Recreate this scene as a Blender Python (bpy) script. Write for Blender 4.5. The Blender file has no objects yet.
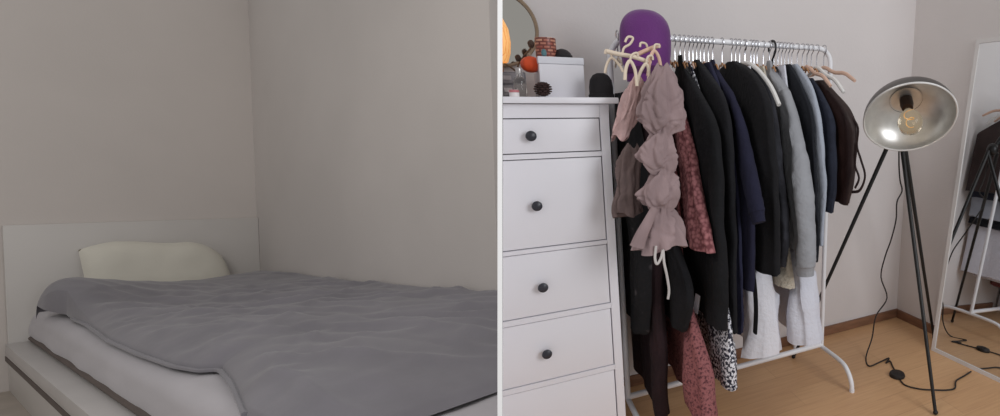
import bpy, bmesh, math, random
from mathutils import Vector, Matrix, noise
random.seed(7)
V = Vector
scene = bpy.context.scene
COL = scene.collection

# ------------------------------------------------------------------ camera
PX, PY, F, YH, ZC = 750.0, 208.0, 490.0, 108.0, 1.25
pitch = math.atan((PY - YH) / F)
yaw = math.radians(28)
hd = V((math.sin(yaw), math.cos(yaw), 0))
Z3 = V((0, 0, 1))
FW = math.cos(pitch) * hd - math.sin(pitch) * Z3
UP = math.sin(pitch) * hd + math.cos(pitch) * Z3
RT = FW.cross(UP)
CAM = V((0, 0, ZC))
cd = bpy.data.cameras.new('camera')
cam = bpy.data.objects.new('camera', cd)
COL.objects.link(cam)
cam.matrix_world = Matrix(((RT.x, UP.x, -FW.x, 0), (RT.y, UP.y, -FW.y, 0), (RT.z, UP.z, -FW.z, ZC), (0, 0, 0, 1)))
cd.sensor_width = 36
cd.lens = 36 * F / 1000
cd.shift_x = -(PX - 500) / 1000
cd.clip_start = 0.02
scene.camera = cam

def ray(u, v): return FW + RT * ((u - PX) / F) + UP * ((PY - v) / F)
def at_x(u, v, x): d = ray(u, v); return CAM + d * (x / d.x)
def at_y(u, v, y): d = ray(u, v); return CAM + d * (y / d.y)
def at_z(u, v, z): d = ray(u, v); return CAM + d * ((z - ZC) / d.z)

# frame of the bedroom corner (its own upright axes, origin at eye height)
EY = ray(-140, 222).normalized()
nad = ray(PX, PY + F * F / 14.0).normalized()
EU = -nad
EU = (EU - EY * EU.dot(EY)).normalized()
EX = EY.cross(EU)
ML = Matrix(((EX.x, EY.x, EU.x, 0), (EX.y, EY.y, EU.y, 0), (EX.z, EY.z, EU.z, ZC), (0, 0, 0, 1)))
def lray(u, v): d = ray(u, v); return V((d.dot(EX), d.dot(EY), d.dot(EU)))
def l_x(u, v, x): d = lray(u, v); return d * (x / d.x)
def l_y(u, v, y): d = lray(u, v); return d * (y / d.y)
def l_z(u, v, z): d = lray(u, v); return d * (z / d.z)

def interp(tab, x):
    """tab: sorted list of (x, y)"""
    if x <= tab[0][0]: return tab[0][1]
    for (a, b), (c, d) in zip(tab, tab[1:]):
        if x <= c:
            t = (x - a) / (c - a) if c > a else 0
            return b + (d - b) * t
    return tab[-1][1]

def sinterp(tab, x):
    """smooth (catmull-rom) interpolation"""
    n = len(tab)
    if x <= tab[0][0]: return tab[0][1]
    if x >= tab[-1][0]: return tab[-1][1]
    for i in range(n - 1):
        if x <= tab[i + 1][0]:
            x0, y0 = tab[i]; x1, y1 = tab[i + 1]
            h = x1 - x0
            if h < 1e-9: return y1
            def sl(k):
                if k == 0: return (tab[1][1] - tab[0][1]) / max(1e-6, tab[1][0] - tab[0][0])
                if k == n - 1: return (tab[-1][1] - tab[-2][1]) / max(1e-6, tab[-1][0] - tab[-2][0])
                return (tab[k + 1][1] - tab[k - 1][1]) / max(1e-6, tab[k + 1][0] - tab[k - 1][0])
            t = (x - x0) / h
            m0, m1 = sl(i) * h, sl(i + 1) * h
            return (2*t**3 - 3*t*t + 1) * y0 + (t**3 - 2*t*t + t) * m0 + (-2*t**3 + 3*t*t) * y1 + (t**3 - t*t) * m1

def smooth_path(pts, k=6):
    pts = [V(p) for p in pts]
    if len(pts) < 3: return pts
    out = []
    for i in range(len(pts) - 1):
        p0 = pts[max(i - 1, 0)]; p1 = pts[i]; p2 = pts[i + 1]; p3 = pts[min(i + 2, len(pts) - 1)]
        for j in range(k):
            t = j / k
            out.append(0.5 * ((2 * p1) + (p2 - p0) * t + (2*p0 - 5*p1 + 4*p2 - p3) * t*t + (3*p1 - p0 - 3*p2 + p3) * t**3))
    out.append(pts[-1])
    return out

# ------------------------------------------------------------------ materials
MATS = {}
def S(r, g, b):
    f = lambda c: (c / 255 / 12.92) if c / 255 <= 0.04045 else ((c / 255 + 0.055) / 1.055) ** 2.4
    return (f(r), f(g), f(b), 1)

def mat(name, col, rough=0.6, metal=0.0, var=0.12, vscale=8.0, bump=0.0, bscale=60.0, stretch=(1, 1, 1), col2=None,
        kind='noise', trans=0.0, alpha=1.0, emit=None, estr=0.0, sheen=0.0, lo=0.35, hi=0.65, ior=1.45, coat=0.0):
    m = bpy.data.materials.new(name)
    m.use_nodes = True
    nt = m.node_tree
    b = nt.nodes['Principled BSDF']
    tc = nt.nodes.new('ShaderNodeTexCoord')
    mp = nt.nodes.new('ShaderNodeMapping')
    mp.inputs['Scale'].default_value = stretch
    nt.links.new(tc.outputs['Object'], mp.inputs['Vector'])
    if kind == 'noise':
        t = nt.nodes.new('ShaderNodeTexNoise'); t.inputs['Scale'].default_value = vscale; t.inputs['Detail'].default_value = 6
        fac = t.outputs['Fac']
    elif kind == 'voronoi':
        t = nt.nodes.new('ShaderNodeTexVoronoi'); t.inputs['Scale'].default_value = vscale
        fac = t.outputs['Distance']
    elif kind == 'wave':
        t = nt.nodes.new('ShaderNodeTexWave'); t.inputs['Scale'].default_value = vscale; t.inputs['Distortion'].default_value = 3
        fac = t.outputs['Fac']
    elif kind == 'brick':
        t = nt.nodes.new('ShaderNodeTexBrick'); t.inputs['Scale'].default_value = vscale
        fac = t.outputs['Fac']
    nt.links.new(mp.outputs['Vector'], t.inputs['Vector'])
    rp = nt.nodes.new('ShaderNodeValToRGB')
    c = V(col[:3])
    if col2 is None:
        a, d = c * (1 - var), c * (1 + var)
    else:
        a, d = c, V(col2[:3])
    rp.color_ramp.elements[0].color = (*[max(0, x) for x in a], 1); rp.color_ramp.elements[0].position = lo
    rp.color_ramp.elements[1].color = (*[min(1, x) for x in d], 1); rp.color_ramp.elements[1].position = hi
    nt.links.new(fac, rp.inputs['Fac'])
    nt.links.new(rp.outputs['Color'], b.inputs['Base Color'])
    b.inputs['Roughness'].default_value = rough
    b.inputs['Metallic'].default_value = metal
    b.inputs['IOR'].default_value = ior
    if trans: b.inputs['Transmission Weight'].default_value = trans
    if alpha < 1: b.inputs['Alpha'].default_value = alpha
    if sheen:
        b.inputs['Sheen Weight'].default_value = sheen
    if coat: b.inputs['Coat Weight'].default_value = coat
    if emit:
        b.inputs['Emission Color'].default_value = emit; b.inputs['Emission Strength'].default_value = estr
    if bump:
        bt = nt.nodes.new('ShaderNodeTexNoise'); bt.inputs['Scale'].default_value = bscale; bt.inputs['Detail'].default_value = 5
        nt.links.new(mp.outputs['Vector'], bt.inputs['Vector'])
        bn = nt.nodes.new('ShaderNodeBump'); bn.inputs['Strength'].default_value = bump; bn.inputs['Distance'].default_value = 0.01
        nt.links.new(bt.outputs['Fac'], bn.inputs['Height'])
        nt.links.new(bn.outputs['Normal'], b.inputs['Normal'])
    MATS[name] = m
    return m

M_wall = mat('warm_white_plaster', S(217, 211, 210), 0.9, var=0.03, vscale=1.5, bump=0.08, bscale=90)
M_wall_r = mat('warm_white_plaster_side', S(216, 210, 208), 0.9, var=0.03, vscale=1.5, bump=0.08, bscale=90)
M_wall_bed = mat('grey_plaster', S(200, 193, 188), 0.95, var=0.04, vscale=0.9, bump=0.08, bscale=90)
M_wall_bed2 = mat('grey_plaster_side', S(196, 190, 186), 0.95, var=0.04, vscale=0.9, bump=0.08, bscale=90)
M_part = mat('white_painted_panel', S(252, 252, 252), 0.6, var=0.0)
M_base = mat('brown_skirting', S(128, 92, 70), 0.55, var=0.15, vscale=12, stretch=(1, 1, 6))
M_bedpaint = mat('white_bed_lacquer', S(196, 192, 188), 0.45, var=0.02, vscale=3)
M_ledge = mat('bed_ledge_lacquer', S(190, 186, 184), 0.4, var=0.03, vscale=3)
M_gap = mat('brown_shadow_and_seam', S(92, 82, 77), 0.7, var=0.08)  # brown of the painted rail shadow, also of seam and bed base
M_sheet = mat('light_grey_sheet', S(174, 170, 174), 0.85, var=0.04, vscale=5, bump=0.35, bscale=7, stretch=(1, .5, 1), sheen=.2)
M_duvet = mat('grey_duvet_cotton', S(116, 113, 119), 0.85, var=0.08, vscale=3, bump=0.5, bscale=5, sheen=.25)
M_pillow = mat('cream_pillow_cotton', S(206, 202, 190), 0.85, var=0.04, vscale=4, bump=0.3, bscale=6, sheen=.2)
M_white = mat('white_chest_paint', S(238, 236, 242), 0.4, var=0.015, vscale=2)
M_dark = mat('dark_gap', S(60, 56, 60), 0.8, var=0.1)
M_knob = mat('charcoal_knob', S(52, 52, 60), 0.35, var=0.1, vscale=20)
M_rack = mat('white_powder_coat', S(236, 236, 240), 0.35, var=0.01)
M_chrome = mat('chrome_wire', S(205, 205, 210), 0.25, 1.0, var=0.03)
M_blackmetal = mat('black_metal', S(24, 22, 22), 0.4, var=0.1)
M_cable = mat('black_cable', S(34, 28, 26), 0.55, var=0.15, vscale=30)
M_alu_in = mat('brushed_aluminium_inside', S(222, 220, 216), 0.36, 0.85, var=0.06, vscale=30)
M_alu_out = mat('aluminium_outside', S(120, 116, 114), 0.4, 0.9, var=0.05)
M_brass = mat('dark_brass_socket', S(58, 40, 30), 0.4, 0.5, var=0.1)
M_mirror = mat('mirror_glass', S(232, 234, 235), 0.015, 1.0, var=0.0)
M_frame = mat('silver_white_frame', S(218, 214, 212), 0.4, var=0.03)

def glass(name, col, rough=0.03):
    m = mat(name, col, rough, var=0.0, trans=1.0, ior=1.3)
    return m
M_glass = glass('clear_glass', S(250, 246, 238))
M_bulb = glass('amber_bulb_glass', S(255, 240, 214))
M_fil = mat('filament', S(230, 190, 120), 0.5, var=0.05, emit=S(255, 190, 110), estr=0.35)

# wooden floor
def floor_mat():
    m = bpy.data.materials.new('honey_laminate'); m.use_nodes = True
    nt = m.node_tree; b = nt.nodes['Principled BSDF']
    tc = nt.nodes.new('ShaderNodeTexCoord')
    mp = nt.nodes.new('ShaderNodeMapping'); mp.inputs['Rotation'].default_value = (0, 0, 0)
    nt.links.new(tc.outputs['Object'], mp.inputs['Vector'])
    br = nt.nodes.new('ShaderNodeTexBrick'); br.inputs['Scale'].default_value = 1
    br.inputs['Brick Width'].default_value = 1.1; br.inputs['Row Height'].default_value = 0.12; br.inputs['Mortar Size'].default_value = 0.0012
    br.inputs['Color1'].default_value = S(206, 164, 122); br.inputs['Color2'].default_value = S(200, 157, 116); br.inputs['Mortar'].default_value = S(184, 142, 104)
    nt.links.new(mp.outputs['Vector'], br.inputs['Vector'])
    mp2 = nt.nodes.new('ShaderNodeMapping'); mp2.inputs['Scale'].default_value = (1.5, 22, 1)
    nt.links.new(tc.outputs['Object'], mp2.inputs['Vector'])
    n = nt.nodes.new('ShaderNodeTexNoise'); n.inputs['Scale'].default_value = 4; n.inputs['Detail'].default_value = 8
    nt.links.new(mp2.outputs['Vector'], n.inputs['Vector'])
    mx = nt.nodes.new('ShaderNodeMix'); mx.data_type = 'RGBA'; mx.blend_type = 'OVERLAY'; mx.inputs['Factor'].default_value = 0.25
    nt.links.new(br.outputs['Color'], mx.inputs['A']); nt.links.new(n.outputs['Fac'], mx.inputs['B'])
    nt.links.new(mx.outputs['Result'], b.inputs['Base Color'])
    b.inputs['Roughness'].default_value = 0.38
    return m
M_floor = floor_mat()
M_bedfloor = mat('pale_floor', S(170, 160, 150), 0.6, var=0.06)

# ------------------------------------------------------------------ mesh builder (world coordinates)
class MB:
    def __init__(self):
        self.v = []; self.f = []
    def add(self, vs, fs):
        b = len(self.v)
        self.v += [V(p) for p in vs]
        self.f += [tuple(b + i for i in f) for f in fs]
        return self
    def box(self, a, b, T=None, bev=0.0, seg=2):
        bm = bmesh.new()
        bmesh.ops.create_cube(bm, size=1)
        a = V(a); b = V(b)
        for v in bm.verts:
            v.co = V(((a[i] + b[i]) / 2 + v.co[i] * (b[i] - a[i]) for i in range(3)))
        if bev:
            bmesh.ops.bevel(bm, geom=bm.edges[:], offset=bev, segments=seg, profile=0.6, affect='EDGES')
        bm.verts.index_update()
        vs = [v.co.copy() for v in bm.verts]
        if T: vs = [T @ p for p in vs]
        self.add(vs, [[v.index for v in f.verts] for f in bm.faces])
        bm.free(); return self
    def loft(self, rows, cap0=True, cap1=True, closed=True):
        n = len(rows[0]); vs = []; fs = []
        for r in rows: vs += r
        for i in range(len(rows) - 1):
            for j in range(n if closed else n - 1):
                k = (j + 1) % n
                fs.append((i * n + j, i * n + k, (i + 1) * n + k, (i + 1) * n + j))
        if cap0: fs.append(tuple(reversed(range(n))))
        if cap1: fs.append(tuple((len(rows) - 1) * n + j for j in range(n)))
        return self.add(vs, fs)
    def tube(self, pts, r, n=8, caps=True, flat=None):
        """r: float or list; flat=(axis, scale) squashes the section"""
        pts = [V(p) for p in pts]
        m = len(pts)
        rr = r if isinstance(r, (list, tuple)) else [r] * m
        rows = []
        t0 = (pts[1] - pts[0]).normalized()
        ref = V((0, 0, 1)) if abs(t0.z) < 0.9 else V((1, 0, 0))
        nrm = (ref - t0 * ref.dot(t0)).normalized()
        for i in range(m):
            t = (pts[min(i + 1, m - 1)] - pts[max(i - 1, 0)])
            if t.length < 1e-9: t = t0.copy()
            t.normalize()
            nrm = nrm - t * nrm.dot(t)
            if nrm.length < 1e-6: nrm = t.orthogonal()
            nrm.normalize()
            bn = t.cross(nrm)
            row = []
            for k in range(n):
                a = 2 * math.pi * k / n
                o = (nrm * math.cos(a) + bn * math.sin(a)) * rr[i]
                if flat:
                    ax = V(flat[0]); o = o - ax * o.dot(ax) * (1 - flat[1])
                row.append(pts[i] + o)
            rows.append(row)
        return self.loft(rows, caps, caps)
    def lathe(self, prof, T, n=24, cap0=False, cap1=False):
        """prof: (r, z) list; T: Matrix placing local z axis"""
        rows = []
        for r, z in prof:
            rows.append([T @ V((r * math.cos(2*math.pi*k/n), r * math.sin(2*math.pi*k/n), z)) for k in range(n)])
        return self.loft(rows, cap0, cap1)
    def ball(self, c, r, n=14, T=None, fn=None):
        c = V(c); rr = V((r, r, r)) if isinstance(r, (int, float)) else V(r)
        rows = []
        for i in range(1, n):
            th = math.pi * i / n
            row = []
            for k in range(n * 2):
                ph = math.pi * k / n
                d = V((math.sin(th) * math.cos(ph), math.sin(th) * math.sin(ph), math.cos(th)))
                if fn: s = fn(d)
                else: s = 1
                p = V((d.x * rr.x * s, d.y * rr.y * s, d.z * rr.z * s))
                if T: p = T @ p
                row.append(c + p)
            rows.append(row)
        return self.loft(rows)
    def xf(self, M):
        self.v = [M @ p for p in self.v]; return self
    def cut(self, co, no):
        """drop what lies on the side the normal points to, closing the cut"""
        bm = bmesh.new()
        vs = [bm.verts.new(p) for p in self.v]
        for f in self.f:
            try: bm.faces.new([vs[i] for i in f])
            except ValueError: pass
        r = bmesh.ops.bisect_plane(bm, geom=bm.verts[:] + bm.edges[:] + bm.faces[:], plane_co=co, plane_no=no, clear_outer=True)
        ed = [e for e in r['geom_cut'] if isinstance(e, bmesh.types.BMEdge)]
        if ed:
            try: bmesh.ops.holes_fill(bm, edges=ed, sides=0)
            except Exception: pass
        bm.verts.index_update()
        self.v = [v.co.copy() for v in bm.verts]
        self.f = [tuple(v.index for v in f.verts) for f in bm.faces]
        bm.free(); return self
    def mesh(self, name, m, inv=None, angle=40, flip=True):
        me = bpy.data.meshes.new(name)
        vs = [inv @ p for p in self.v] if inv else self.v
        me.from_pydata([tuple(p) for p in vs], [], self.f)
        me.validate()
        if flip:
            bm = bmesh.new(); bm.from_mesh(me)
            bmesh.ops.recalc_face_normals(bm, faces=bm.faces[:]); bm.to_mesh(me); bm.free()
        for p in me.polygons: p.use_smooth = True
        me.set_sharp_from_angle(angle=math.radians(angle))
        for x in (m if isinstance(m, (list, tuple)) else [m]): me.materials.append(x)
        me.update()
        return me

def tag(o, label=None, cat=None, group=None, kind=None):
    if label: o['label'] = label
    if cat: o['category'] = cat
    if group: o['group'] = group
    if kind: o['kind'] = kind
    return o

def thing(name, label, cat, base=(0, 0, 0), group=None, left=False):
    o = bpy.data.objects.new(name, None); o.empty_display_size = 0.05
    COL.objects.link(o)
    T = Matrix.Translation(V(base))
    o.matrix_world = ML @ T if left else T
    o['inv_left'] = 0
    del o['inv_left']
    return tag(o, label, cat, group)

def part(name, mb, m, parent, label=None, angle=40):
    """mesh built in world coordinates; parent may itself be a part (sub-part)"""
    root = parent
    while root.parent: root = root.parent
    me = mb.mesh(name, m, root.matrix_basis.inverted(), angle)
    o = bpy.data.objects.new(name, me); COL.objects.link(o)
    o.parent = parent
    if label: o['label'] = label
    return o

def single(name, mb, m, label, cat, base=(0, 0, 0), group=None, left=False, angle=40):
    T = Matrix.Translation(V(base))
    if left: T = ML @ T
    me = mb.mesh(name, m, T.inverted(), angle)
    o = bpy.data.objects.new(name, me); COL.objects.link(o)
    o.matrix_world = T
    return tag(o, label, cat, group)

def struct(name, mb, m, label=None):
    me = mb.mesh(name, m)
    o = bpy.data.objects.new(name, me); COL.objects.link(o)
    o['kind'] = 'structure'
    return o

# ------------------------------------------------------------------ setting
YW, XW = 2.06, 2.11            # back wall and right wall of the dressing corner
# plane of the partition between the two rooms: goes through the bedroom's own upright
pn = ray(500, 0).cross(ray(500, 400)).normalized()
if pn.dot(RT) < 0: pn = -pn    # points to the dressing corner
pdir = (ray(500, 208) - UP * ray(500, 208).dot(UP)).normalized()
pl_co_r = CAM + pn * 0.0075    # keeps dressing-corner things on their side
pl_co_l = CAM - pn * 0.0075

# bedroom, local coordinates
W = 1.30
a_ = l_y(8, 345, 1.0); b_ = l_y(258, 222, 1.0)
YHB = W / (b_.x - a_.x)                   # headboard front
XL = a_.x * YHB                           # headboard left end
XWL = b_.x * YHB + 0.004                  # side wall
zt = l_y(30, 312, YHB).z                  # mattress top
zr = l_y(30, 340, YHB).z                  # rail top
xm = l_y(30, 340, YHB).x                  # mattress left side
z_top = 2.15
zf = zr - 0.34                            # bedroom floor
Yp = l_x(499, 250, XWL).y                 # where the side wall meets the partition

mb = MB().box((-3.2, YHB + 0.045, zf), (XWL + 0.1, YHB + 0.145, z_top)).xf(ML); struct('wall_back', mb, M_wall_bed)
mb = MB().box((XWL, Yp + .02, zf), (XWL + 0.1, YHB + 0.045, z_top)).xf(ML); struct('wall_right', mb, M_wall_bed2)
mb = MB().box((-3.2, 1.2, zf - 0.06), (XWL, YHB + 0.045, zf)).xf(ML).cut(pl_co_l, pn); struct('floor', mb, M_bedfloor)

d0, d1 = 1.36, 3.05
def slab(d, s, h): return CAM + pdir * d + pn * s + UP * h
mb = MB()
vs = [slab(d, s, h) for d in (d0, d1) for s in (-0.0055, 0.0055) for h in (-1.55, 1.55)]
mb.add(vs, [(0, 1, 3, 2), (4, 5, 7, 6), (0, 1, 5, 4), (2, 3, 7, 6), (0, 2, 6, 4), (1, 3, 7, 5)])
struct('wall_partition', mb, M_part)

# dressing corner
mb = MB().box((-0.3, YW, -0.02), (XW + 0.1, YW + 0.08, 2.5)).cut(pl_co_r, -pn); struct('wall_back_dressing', mb, M_wall)
TW = Matrix.Translation((XW, YW, 0)) @ Matrix.Rotation(math.radians(3), 4, 'Z')
mb = MB().box((0, -1.3, -0.02), (0.08, 0.02, 2.5), T=TW); struct('wall_right_dressing', mb, M_wall_r)
mb = MB().box((-0.3, 0.75, -0.05), (XW + .2, YW, 0)).cut(pl_co_r, -pn); struct('floor_dressing', mb, M_floor)
mb = MB().box((0.42, YW - 0.014, 0), (XW, YW, 0.052), bev=.003); struct('baseboard_back', mb, M_base)
mb = MB().box((-0.014, -1.3, 0), (0, -0.0155, 0.052), T=TW, bev=.003); struct('baseboard_right', mb, M_base)

# ------------------------------------------------------------------ bed
Ynear = 1.25
bed = thing('bed', 'white lacquered bed with tall flat headboard and wide side rail', 'bed', (1.1, 3.8, zf), left=True)
mb = MB().box((XL, YHB, zf), (XWL - .001, YHB + 0.043, l_y(130, 221.5, YHB).z), bev=.006).xf(ML)
part('headboard', mb, M_bedpaint, bed)
xo = l_z(86, 412, zr).x
zl = l_x(66, 412, xo).z
mb = MB().box((xo, Ynear, zl), (xm + .02, YHB - .002, zr - .004), bev=.004).xf(ML)
part('side_rail', mb, M_ledge, bed)
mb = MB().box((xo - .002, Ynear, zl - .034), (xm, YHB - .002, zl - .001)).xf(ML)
part('shadow_strip', mb, M_gap, bed, 'dark brown strip standing for the shadow gap under the side rail')  # shadow gap below the rail, put in as a dark coloured strip
mb = MB().box((xo + .012, Ynear, zf), (xm, YHB - .002, zl - .035), bev=.003).xf(ML)
part('side_panel', mb, M_bedpaint, bed)
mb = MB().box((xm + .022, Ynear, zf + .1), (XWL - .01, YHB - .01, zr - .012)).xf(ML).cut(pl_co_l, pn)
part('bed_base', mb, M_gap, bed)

# mattress: rounded block with soft creases
def mattress():
    mb = MB()
    x0, x1, y0, y1 = xm + .006, XWL - .012, Ynear, YHB - .006
    rows = []
    ny = 70
    prof = []
    for k in range(40):
        t = k / 39
        # section: left side up, round shoulder, across the top
        if t < .35:
            s = t / .35; prof.append((0, s, 'side'))
        elif t < .55:
            s = (t - .35) / .2; prof.append((1, s, 'round'))
        else:
            s = (t - .55) / .45; prof.append((2, s, 'top'))
    R = .075
    for j in range(ny + 1):
        y = y0 + (y1 - y0) * j / ny
        row = []
        for k, s, _ in prof:
            if k == 0:
                p = V((x0 + .004 * math.sin(s * 3.1), y, zr + .001 + (zt - R - zr) * s))
                p.x -= .012 * math.sin(s * math.pi)
            elif k == 1:
                a = s * math.pi / 2
                p = V((x0 + R * (1 - math.cos(a)), y, zt - R + R * math.sin(a)))
            else:
                p = V((x0 + R + (x1 - x0 - R) * s, y, zt))
            d = noise.noise(V((p.x * 5, y * 3.3, p.z * 9))) * .006 + noise.noise(V((p.x * 14, y * 6 + p.z * 20, p.z * 8))) * .003
            if k == 0 and s < .15: d *= s / .15
            p += V((-d if k < 2 else 0, 0, d if k == 2 else 0))
            row.append(p)
        row.append(V((x1, y, zr + .001)))
        rows.append(row)
    mb.loft(rows)
    return mb.xf(ML).cut(pl_co_l, pn)
mt = thing('mattress', 'thick mattress under a pale grey fitted sheet on the white bed', 'mattress', (1.1, 3.8, zr), left=True)
part('fitted_sheet', mattress(), M_sheet, mt)
# seam piping along the lower edge
mb = MB().tube([(xm + .004, Ynear + .02 + i * (YHB - Ynear - .06) / 30, zr + .016) for i in range(31)], .016, 8).xf(ML)
part('lower_seam', mb, M_gap, mt, 'dark seam along the foot of the mattress side')

# duvet
YB = YHB - .42
left_tab = sorted([(YB, l_y(37, 308, YB).x), (YB - .12, l_y(44, 304, YB - .12).x), (YB - .3, l_y(66, 309, YB - .3).x)] + [(p.y, p.x) for p in [l_z(u, v, zt + .03) for u, v in ((88, 324), (110, 340), (140, 353), (175, 365), (200, 369), (221, 368), (232, 380), (238, 392), (246, 412))]])
right_tab = sorted([(p.y, p.z) for p in [l_x(u, v, XWL - .02) for u, v in ((498, 294), (400, 285), (330, 279), (300, 275), (270, 271))]])
bk = [l_y(u, v, YB) for u, v in ((36, 306), (42, 294), (50, 285), (64, 279), (85, 278), (130, 281), (180, 281), (215, 278), (240, 274), (258, 271.5), (275, 271.5))]
back_tab = sorted([(p.x, p.z) for p in bk])
hp0, hp1 = l_z(430, 405, zt + .035), l_z(498, 382, zt + .035)
YF = hp0.y; ky = (hp1.y - hp0.y) / (hp1.x - hp0.x)
def duvet():
    mb = MB(); rows = []
    ny, nx = 150, 90
    xr = XWL - .012
    cornerx = bk[0].x
    for j in range(ny + 1):
        y = YB + (YF - YB) * j / ny
        xl = interp(left_tab, y)
        wb = math.exp(-((YB - y) / .55) ** 2)
        if y > left_tab[-1][0]:
            t = min(1, (y - left_tab[-1][0]) / max(.01, YB - left_tab[-1][0]))
            xl = left_tab[-1][1] + (cornerx - left_tab[-1][1]) * t
        else:
            t = 0
            xl = xl + (cornerx - left_tab[-1][1]) * max(0, 1 - (left_tab[-1][0] - y) / .5) * 0
        row = []
        zrr = interp(right_tab, y)
        for i in range(nx + 1):
            f = i / nx
            x = xl + (xr - xl) * f ** 1.2
            dist = x - xl
            yy = y + ky * (x - hp0.x) * max(0, min(1, 1 - (y - YF) / 1.2))
            tp = max(0, min(1, (y - YF) / .75)); tp = tp * (2 - tp)
            base = zt + .035 + (zrr - zt - .035) * (0.42 * (1 - math.exp(-dist / .06)) + .58 * min(1, dist / (xr - xl)) ** .8)
            zz = base
            zb = sinterp(back_tab, x)
            wz = wb
            zz = zz * (1 - wz) + zb * wz
            # folds
            q = V((x * 2.2 + y * .9, y * .8 - x * 1.4, .3))
            am = min(1, dist / .08) * (1 - wb * .8) * min(1, (xr - x) / .05 + .15)
            zz += am * (.022 * noise.noise(q * 1.5) + .012 * noise.noise(q * 4.1 + V((3, 1, 0))))
            r1 = 1 - abs(noise.noise(V((x * 6.5 + y * 2.6, y * 1.1 - x * 1.2, 1.7))))
            zz += am * .026 * max(0, r1 - .7) / .3
            r2 = 1 - abs(noise.noise(V((x * 4 - y * 2.0, y * 2.4 + x * 3, 5.7))))
            zz += am * .014 * max(0, r2 - .75) / .25
            fl = am * max(0, 1 - dist / .5)
            zz += fl * (.016 * noise.noise(V((x * 9 - y * 2.5, y * 3 + x * 4, 8.1))) + .016 * max(0, .3 - abs(noise.noise(V((x * 5 + y * 3, y * 2.2 - x * 3, 4.4))))) / .3)
            if i == 0: zz = zt + .016 if y < YB - .5 else (zt + .016) + (bk[0].z - zt - .016) * ((y - YB + .5) / .5) ** 1.5
            zz = zt + .035 + (zz - zt - .035) * tp if zz > zt + .035 else zz
            row.append(V((x, yy, max(zz, zt + .016) if x > xm + .06 else zz + 0)))
        # far rim folded under along the wall
        rows.append(row)
    # back rim: rounded down towards the pillow
    br = []
    for k in (2, 1):
        br.append([V((p.x, YB + .03 * k, p.z - .03 * k * k if k == 1 else min(p.z - .1, zt + .03))) for p in rows[0]])
    rows = br + rows
    # front hem rolled down onto the sheet
    last = rows[-1]
    rows.append([V((p.x, p.y - .03, p.z - .02)) for p in last])
    rows.append([V((p.x, p.y - .035, zt + .014)) for p in last])
    mb.loft(rows, False, False, closed=False)
    return mb.xf(ML).cut(pl_co_l, pn)
dv = thing('duvet', 'rumpled grey cotton duvet spread over the mattress', 'duvet', (1.2, 3.6, zt), left=True)
o = part('duvet_cover', duvet(), M_duvet, dv, angle=80)
# piped hem along the left edge
hem = []
for j in range(0, 60):
    y = YB - .5 + (left_tab[0][0] - YB + .5) * j / 59
    hem.append(V((interp(left_tab, y) - .004, y, zt + .024)))
part('hem', MB().tube(smooth_path(hem, 2), .009, 6).xf(ML), M_duvet, dv, 'thick rolled hem of the duvet')

# pillow, leaning on the headboard
def pillow():
    cl = [l_y(u, v, YHB - .17) for u, v in ((84, 250), (229, 273), (80, 290), (236, 292))]
    mb = MB()
    x0, x1 = l_y(80, 260, YHB - .16).x, l_y(233, 260, YHB - .16).x
    ztop = l_y(150, 241, YHB - .10).z
    zbot = zt + .01
    n = 36; rows = []
    for side in (1,):
        pass
    top, bot = [], []
    NX, NZ = 44, 26
    for s in (-1, 1):
        g = []
        for j in range(NZ + 1):
            b = j / NZ * 2 - 1
            row = []
            for i in range(NX + 1):
                a = i / NX * 2 - 1
                # pinched corners
                px_ = a * (1 - .07 * (1 - abs(a)) * 0 - .06 * (1 - b * b) * 0 - .05 * b * b * 0)
                pinch = 1 - .10 * (1 - b * b) * abs(a) ** 3
                x = (x0 + x1) / 2 + (x1 - x0) / 2 * a * (1 - .035 * (1 - abs(b)))
                z = (ztop + zbot) / 2 + (ztop - zbot) / 2 * b * (1 - .05 * (1 - abs(a)))
                # photo: upper right shoulder slopes away
                if b > 0: z -= b * max(0, a - .35) ** 1.6 * .34 + b * max(0, -a - .6) ** 1.5 * .12 + .016 * b * math.sin(a * 4 + .5)
                x -= (x1 - x0) * .075 * max(0, a) ** 2 * (b + 1) / 2
                th = .085 * (max(0, (1 - a ** 4)) * max(0, (1 - b ** 4))) ** .55
                th += .008 * noise.noise(V((x * 9, z * 7, 2.2))) * (1 - a ** 4) * (1 - b ** 4)
                lean = .045 * (1 - b) 
                y = YHB - .115 - lean + s * th
                row.append(V((x, y, z)))
            g.append(row)
        mb.loft(g, False, False, closed=False)
    return mb.xf(ML)
pw = thing('pillow', 'cream pillow leaning against the white headboard', 'pillow', (.95, YHB - .15, zt), left=True)
part('pillowcase', pillow(), M_pillow, pw, angle=80)

# ------------------------------------------------------------------ chest of drawers
YD = 1.60
xR = .346
def zat(u, v, y=YD): return at_y(u, v, y).z
chest = thing('chest_of_drawers', 'tall white chest of drawers with round charcoal knobs', 'chest of drawers', (.2, 1.8, 0))
xl0 = -.3
zpt, zpb = zat(560, 97, 1.575), zat(560, 103.5, 1.575)
mb = MB().box((xl0, 1.575, zpb), (.374, 2.05, zpt), bev=.004).cut(pl_co_r, -pn); part('top_board', mb, M_white, chest)
mb = MB().box((xR - .028, YD, .0), (xR, YD + .04, zpb - .001), bev=.002).box((xR - .022, YD + .04, .0), (xR, 2.045, zpb - .001)); part('side_panel', mb, M_white, chest)
mb = MB().box((xl0, YD + .022, .06), (xR - .023, 2.04, zpb - .002)).cut(pl_co_r, -pn); part('carcass', mb, M_dark, chest, 'dark inside of the carcass seen in the drawer gaps')
rows_ = [((597, 118.5), (597, 150.5)), ((599, 157), (603, 239.5)), ((604, 245), (606, 303)), ((607, 309.5), (610, 365)), ((611, 371), (614, 440))]
knobs = [(531, 136), (537, 206), (543, 287.5), (547, 354)]
xd = xR - .0305
zprev = zpb - .002
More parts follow.
